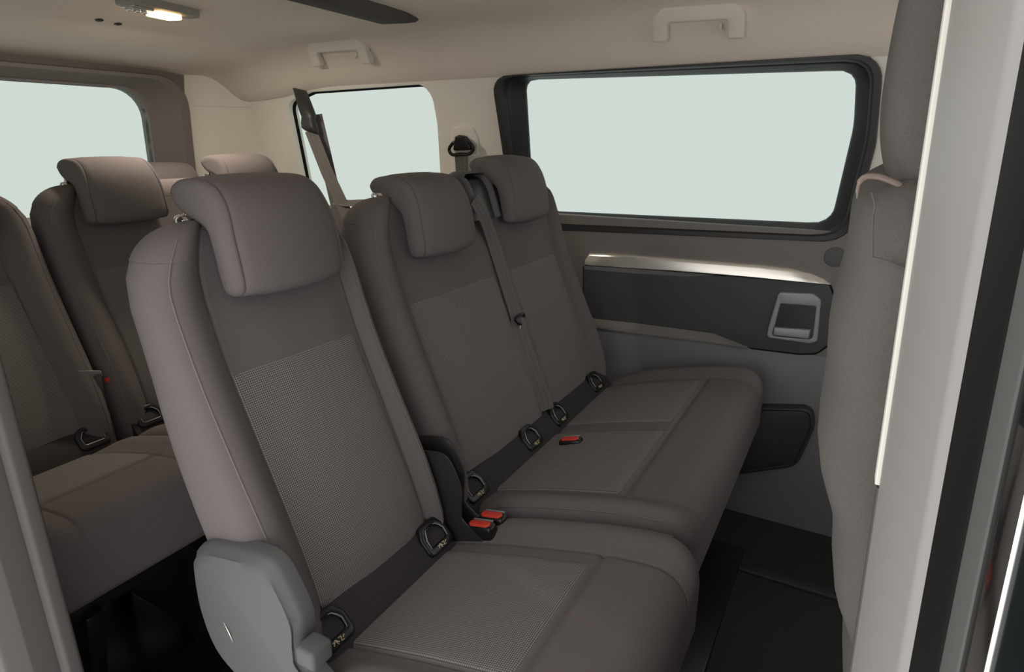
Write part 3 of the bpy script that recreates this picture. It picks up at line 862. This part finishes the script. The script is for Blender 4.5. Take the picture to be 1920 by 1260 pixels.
# headrest
hp = [(.010, 1.36), (.003, 1.30), (.001, 1.24), (.003, 1.19), (.010, 1.155), (.022, 1.128), (.040, 1.112), (.065, 1.108), (.095, 1.118), (.112, 1.15), (.118, 1.22), (.115, 1.31), (.10, 1.36), (.07, 1.385), (.035, 1.383)]
lp = [(v.x, v.y) for v in catmull([(a, b, 0) for a, b in hp], 4, True)]
loops = []
for yo, i_ in [(-.140, -.030), (-.138, -.018), (-.132, -.008), (-.122, -.002), (-.10, 0), (0, .003), (.10, 0), (.122, -.002), (.132, -.008), (.138, -.018), (.140, -.030)]:
    loops.append([(a, .70 + yo, b) for a, b in offset(lp, i_)])
fh = loft('headrest', loops, 'fabric_cover', fs, angle=70)
for yy in (.65, .75): tube('post', [(.06, yy, 1.125), (.06, yy, 1.09)], .006, 'chrome', fh, 10)
loops = []
for x in [.18, .25, .35, .5, .6, .64, .66]:
    e = 0 if x < .6 else (x - .6) * .5
    loops.append([(x, .56 + e, .30 + e), (x, .56 + e, .44 - e), (x, .62, .465 - e), (x, .94, .465 - e), (x, 1.0 - e, .44 - e), (x, 1.0 - e, .30 + e)])
loft('cushion', loops, 'fabric_cover', fs, angle=60)
mk('base', *box_geo(.42, .78, .15, .40, .38, .302, .02), 'plastic_black', fs)

# ------------------------------------------------------------------ belts
# middle-seat belt: comes out of the bench top, runs down between the two seats
def bench_x(y, z):
    BW[:] = (.09, .056)
    return back_x(y, z, .893, 1.758, (), -.030)
mb = tag(empty('seat_belt', (-.8, 1.3, .45)), 'grey seat belt running down the bench between its two headrests', 'seat belt', 'seat belts')
mb_px = [(890, 372), (905, 400), (922, 445), (940, 500), (957, 555), (970, 598), (985, 650), (1003, 700), (1020, 745), (1026, 768)]
def on_bench(u, v):
    x = -.8
    for _ in range(25):
        p_ = at_x(u, v, x); x = .5 * x + .5 * (bench_x(p_.y, min(1.03, p_.z)) + .012 + .014 * sstep(.93, 1.0, p_.z))
    return p_
pts = [on_bench(u, v) for u, v in mb_px]
strap('webbing', catmull(pts[:6], 4), Vector((1, -.25, .35)), .044, .0024, 'webbing', mb)
strap('lower_webbing', catmull(pts[5:], 4), Vector((1, -.9, .35)), .040, .0024, 'webbing', mb)
tp = pts[5]
tube('tongue', catmull([tp + Vector(v) for v in [(.006, -.024, .006), (.012, -.010, .014), (.012, .012, .012), (.006, .024, -.002), (.008, .012, -.014), (.010, -.010, -.010)]], 4, True) + [tp + Vector((.006, -.024, .006))], .0035, 'plastic_black', mb, 8)
mk('tongue_plate', *xform(box_geo(0, 0, 0, .004, .030, .028, .001), lambda v: v + tp + Vector((.010, .010, -.028))), 'chrome', mb)
# belt outlet moulded on top of the bench
ox, oy = -.868, 1.345
arc = [(-.915, 1.03), (-.912, 1.055), (-.900, 1.072), (-.880, 1.079), (-.862, 1.074), (-.848, 1.056), (-.838, 1.03), (-.828, 1.00), (-.822, .98)]
def arc_strip(ya, yb, lift, mat, name, par, a0=0, a1=None, **kw):
    A_ = [(v.x, v.y) for v in catmull([(x, z, 0) for x, z in arc[a0:a1]], 4)]
    rows = []
    for y, l in [(ya, 0), (ya + .002, lift * .7), (ya + .006, lift), (yb - .006, lift), (yb - .002, lift * .7), (yb, 0)]:
        r_ = []
        for i, (x, z) in enumerate(A_):
            j = min(i + 1, len(A_) - 1); k = max(i - 1, 0)
            tx, tz = A_[j][0] - A_[k][0], A_[j][1] - A_[k][1]; q = max(1e-6, sqrt(tx * tx + tz * tz))
            r_.append((x - tz / q * l * 1.0, y, z + tx / q * l * 1.0))
        rows.append(r_)
    V, Fc = loft_geo(rows, closed=False)
    return mk(name, V, Fc, mat, par, **kw)
bo = tag(empty('belt_outlet', (-.87, 1.33, 1.0)), 'grey plastic belt outlet on top of the bench between its headrests', 'belt guide')
arc_strip(1.275, 1.300, .010, 'plastic_grey', 'guide_cheek', bo)
arc_strip(1.372, 1.397, .010, 'plastic_grey', 'guide_cheek', bo)
arc_strip(1.298, 1.374, .003, 'plastic_black', 'guide_throat', bo)
arc_strip(1.290, 1.382, .018, 'plastic_grey', 'guide_hood', bo, 0, 5, label='grey hood over the belt slot')

# pillar belt on the far side
pb = tag(empty('seat_belt', (-1.25, 1.85, .9)), 'seat belt on black guide ring hanging from the far beige pillar', 'seat belt', 'seat belts')
YP = y_wall(1.17)
def pmap(x, z, d): return Vector((x, y_wall(z) - d, z))
def pw(u, v, d): return Vector(on_wall(u, v, d))
ov = [pw(u, v, .006) for u, v in [(845, 262), (850, 240), (868, 234), (886, 238), (896, 262), (894, 330), (846, 330)]]
plate('adjuster_plate', round_poly([tuple(v) for v in ov], .012, 5), pmap, .006, -.001, 'beige_plastic', pb, bev=.003)
cp_ = [tuple(pw(u, v, .03)) for u, v in [(853, 256), (860, 253), (868, 255), (880, 270), (884, 281), (849, 283)]]
plate('guide_cap', round_poly(cp_, .006, 4), pmap, .034, .006, 'plastic_black', pb, bev=.006)
a = [pw(u, v, .03) for u, v in [(848, 268), (841, 280), (847, 290), (862, 289), (878, 289), (886, 280), (882, 270), (866, 264), (848, 268)]]
tube('guide_ring', catmull([pmap(q.x, q.y, .026) for q in a], 5), .0058, 'plastic_black', pb, 8)
b0, b1_ = pw(864, 288, .02), pw(868, 352, .02)
strap('webbing', [pmap(b0.x, b0.y, .022), pmap((b0.x + b1_.x) / 2, (b0.y + b1_.y) / 2, .022), pmap(b1_.x, b1_.y, .024), pmap(b1_.x + .02, .70, .03)], Vector((0, -1, 0)), .050, .0022, 'webbing', pb)

# rear quarter belt in front of the quarter window
qb = tag(empty('seat_belt', (-1.8, 1.7, .9)), 'dark seat belt slanting down in front of the rear quarter window', 'seat belt', 'seat belts')
yq = 1.745
P0, P1, P2, P3, P4 = at_y(562, 168, yq + .05), at_y(577, 212, yq), at_y(582, 243, yq), at_y(612, 320, yq - .01), at_y(655, 412, yq - .03)
loops = []
for p_, wd, th in [(P0, .030, .016), (P0.lerp(P1, .5), .033, .018), (P1, .036, .018), (P1.lerp(P2, .3), .030, .016), (P1.lerp(P2, .7), .036, .020), (P2, .038, .018), (P2 + Vector((.003, 0, -.008)), .034, .008)]:
    loops.append([p_ + Vector((wd * cos(t) * (abs(cos(t)) ** -.4 if abs(cos(t)) > .01 else 1), -th * sin(t), -.25 * wd * cos(t))) for t in [2 * pi * k / 16 for k in range(16)]])
loft('belt_arm', loops, 'plastic_dark', qb, angle=60, label='dark plastic belt arm')
strap('webbing', [P2, P2.lerp(P3, .5), P3, P3.lerp(P4, .5), P4, P4 + Vector((.05, -.02, -.16))], Vector((.25, -1, .1)), .050, .0024, 'webbing', qb)
q1, q2 = at_y(592, 215, yq + .025), at_y(634, 395, yq + .015)
strap('return_webbing', [q1, q1.lerp(q2, .5), q2, q2 + Vector((.04, 0, -.14))], Vector((.9, -1, .1)), .046, .0024, 'webbing', qb)
strap('cross_webbing', [at_y(626, 378, yq - .02), at_y(650, 381, yq - .02), at_y(684, 380, yq - .03)], Vector((0, -1, .9)), .030, .0024, 'webbing', qb)

# tongue and red tab of the third-row belt, hanging between its seats
tb = tag(empty('seat_belt', (-1.64, .79, .45)), 'third-row belt with metal tongue and red tab, between the rear seats', 'seat belt', 'seat belts')
t0, t1 = at_x(152, 694, -1.63), at_x(186, 706, -1.63)
mk('tongue_plate', *xform(box_geo(0, 0, 0, .006, .052, .016, .002), lambda v: v + (t0 + t1) / 2 + Vector((0, 0, -(v.y) * .35))), 'silver_matt', tb)
t2 = at_x(203, 711, -1.63)
mk('tab', *box_geo(t2.x, t2.y, t2.z, .01, .018, .012, .003), 'red_plastic', tb, label='red tab')
tm = (t0 + t1) / 2
strap('webbing', [tm + Vector((0, 0, -.005)), tm + Vector((-.012, .004, -.07)), Vector((-1.66, .79, .44))], Vector((1, -.3, .2)), .045, .0024, 'webbing', tb)

# ------------------------------------------------------------------ roof fittings
def head_n(x, y):
    e = .01
    dzx = (head_z(x + e, y) - head_z(x - e, y)) / (2 * e); dzy = (head_z(x, y + e) - head_z(x, y - e)) / (2 * e)
    return Vector((dzx, dzy, -1)).normalized()
def on_head(u, v):
    lo, hi = .3, 5.0
    d = ray(u, v).normalized()
    t = .8 / d.y
    while t < 5:
        p_ = d * t + Vector((0, 0, CAM_Z))
        if abs(p_.y - 1.09) > .755 or p_.z > head_z(p_.x, p_.y): break
        t += .004
    return d * t + Vector((0, 0, CAM_Z))

def grab_handle(label, px_l, px_r, h_px):
    A_, B_ = on_head(*px_l), on_head(*px_r)
    mid = (A_ + B_) / 2
    ax = (B_ - A_).normalized(); nn = (head_n(mid.x, min(1.80, mid.y)) + Vector((0, -.35, .05))).normalized(); nn = (nn - ax * nn.dot(ax)).normalized()
    up = ax.cross(nn)
    if up.z < 0: up = -up
    L_ = (B_ - A_).length; H = h_px
    root = tag(empty('grab_handle', mid), label, 'grab handle', 'roof grab handles')
    # flat U-shaped bar standing off the lining
    path = [(-L_ / 2, 0.0), (-L_ / 2, H * .55), (-L_ / 2 + .022, H), (L_ / 2 - .022, H), (L_ / 2, H * .55), (L_ / 2, 0.0)]
    o_ = round_poly([(-L_ / 2, 0), (-L_ / 2 + .002, H * .75), (-L_ / 2 + .028, H), (L_ / 2 - .028, H), (L_ / 2 - .002, H * .75), (L_ / 2, 0), (L_ / 2 - .040, 0), (L_ / 2 - .042, H * .54), (-L_ / 2 + .042, H * .54), (-L_ / 2 + .040, 0)], [.006, .02, .02, .02, .02, .006, .006, .008, .008, .006], 5)
    def gm(u, v, d): return mid + ax * u + up * v + nn * d
    plate('bar', o_, gm, .034, .016, 'handle_beige', root, bev=.006)
    for s in (-1, 1):
        G = plate_geo(round_poly([(s * (L_ / 2 - .036), .002), (s * (L_ / 2 - .004), .002), (s * (L_ / 2 - .004), .034), (s * (L_ / 2 - .036), .034)], .005, 4), [], gm, .020, -.025, .002)
        mk('mount', *G, 'handle_beige', root)
    G = tube_geo([gm(L_ / 2 - .060, H * .42, .020), gm(L_ / 2 - .060, H * .30, .022), gm(L_ / 2 - .057, H * .25, .030)], .004, 8)
    mk('coat_hook', *G, 'handle_beige', root)
    return root
grab_handle('beige grab handle above the far sliding-door window', (1229, 74), (1399, 66), .085)
grab_handle('beige grab handle above the rear quarter window', (598, 121), (706, 114), .085)

# dome lamp
lc = on_head(303, 9); lc.z = head_z(lc.x, lc.y)
dl = tag(empty('dome_lamp', lc), 'lit courtesy lamp in grey housing on the ceiling at upper left', 'ceiling lamp')
LA = radians(8)
def lmap(u, v, d):  # u along Y, v along X
    return Vector((lc.x + v * cos(LA) - u * sin(LA), lc.y + u * cos(LA) + v * sin(LA), head_z(lc.x, lc.y) - d))
plate('housing', round_poly([(-.115, -.042), (.085, -.042), (.11, -.02), (.11, .02), (.085, .045), (-.115, .045)], .014, 4), lmap, .018, -.02, 'lamp_housing', dl, bev=.005)
plate('lens', round_poly([(-.028, -.040), (.052, -.040), (.060, .008), (-.015, .012)], .008, 4), lmap, .030, .014, 'lamp_glow', dl, bev=.004, label='glowing warm lens')
plate('switch_panel', round_poly([(-.105, -.034), (-.034, -.034), (-.03, .012), (-.105, .012)], .01, 4), lmap, .023, .014, 'clear_lens', dl, bev=.003)
for u in (-.09, -.066, -.044): mk('switch', *xform(box_geo(u, -.018, 0, .014, .014, .008, .002), lambda v: lmap(v.x, v.y, .025 - v.z)), 'chrome', dl)

# roof crossbeam bar, the shade on its face painted in as dark colour
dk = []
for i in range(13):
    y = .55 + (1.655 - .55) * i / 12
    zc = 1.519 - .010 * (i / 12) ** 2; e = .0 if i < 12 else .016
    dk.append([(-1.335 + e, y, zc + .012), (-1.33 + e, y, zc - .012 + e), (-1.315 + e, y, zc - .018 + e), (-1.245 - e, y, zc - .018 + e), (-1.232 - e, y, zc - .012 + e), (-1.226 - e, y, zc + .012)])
t5 = loft('trim_5', dk, 'headliner_shade', angle=35); tag(t5, kind='structure')
# two small dark coat plugs in the rear header
for u, v in ((186, 37), (221, 44)):
    q = on_head(u, v); n_ = head_n(q.x, q.y)
    pg = tube('roof_plug', [q - n_ * .006, q + n_ * .002, q + n_ * .004], [.011, .011, .006], 'plastic_dark', None, 12)
    tag(pg, 'small round dark plug in the rear roof lining, %s of two' % ('left' if u < 200 else 'right'), 'plug', 'roof lining plugs'); centre_origin(pg)

# the lamp's own light
ld = D.lights.new('dome_lamp_light', 'AREA'); ld.shape = 'RECTANGLE'; ld.size = .08; ld.size_y = .05; ld.energy = 4.5; ld.color = (1.0, .86, .70)
lo_ = D.objects.new('dome_lamp_light', ld); COL.objects.link(lo_); lo_.parent = dl; lo_.location = lmap(.015, -.015, .034) - lc
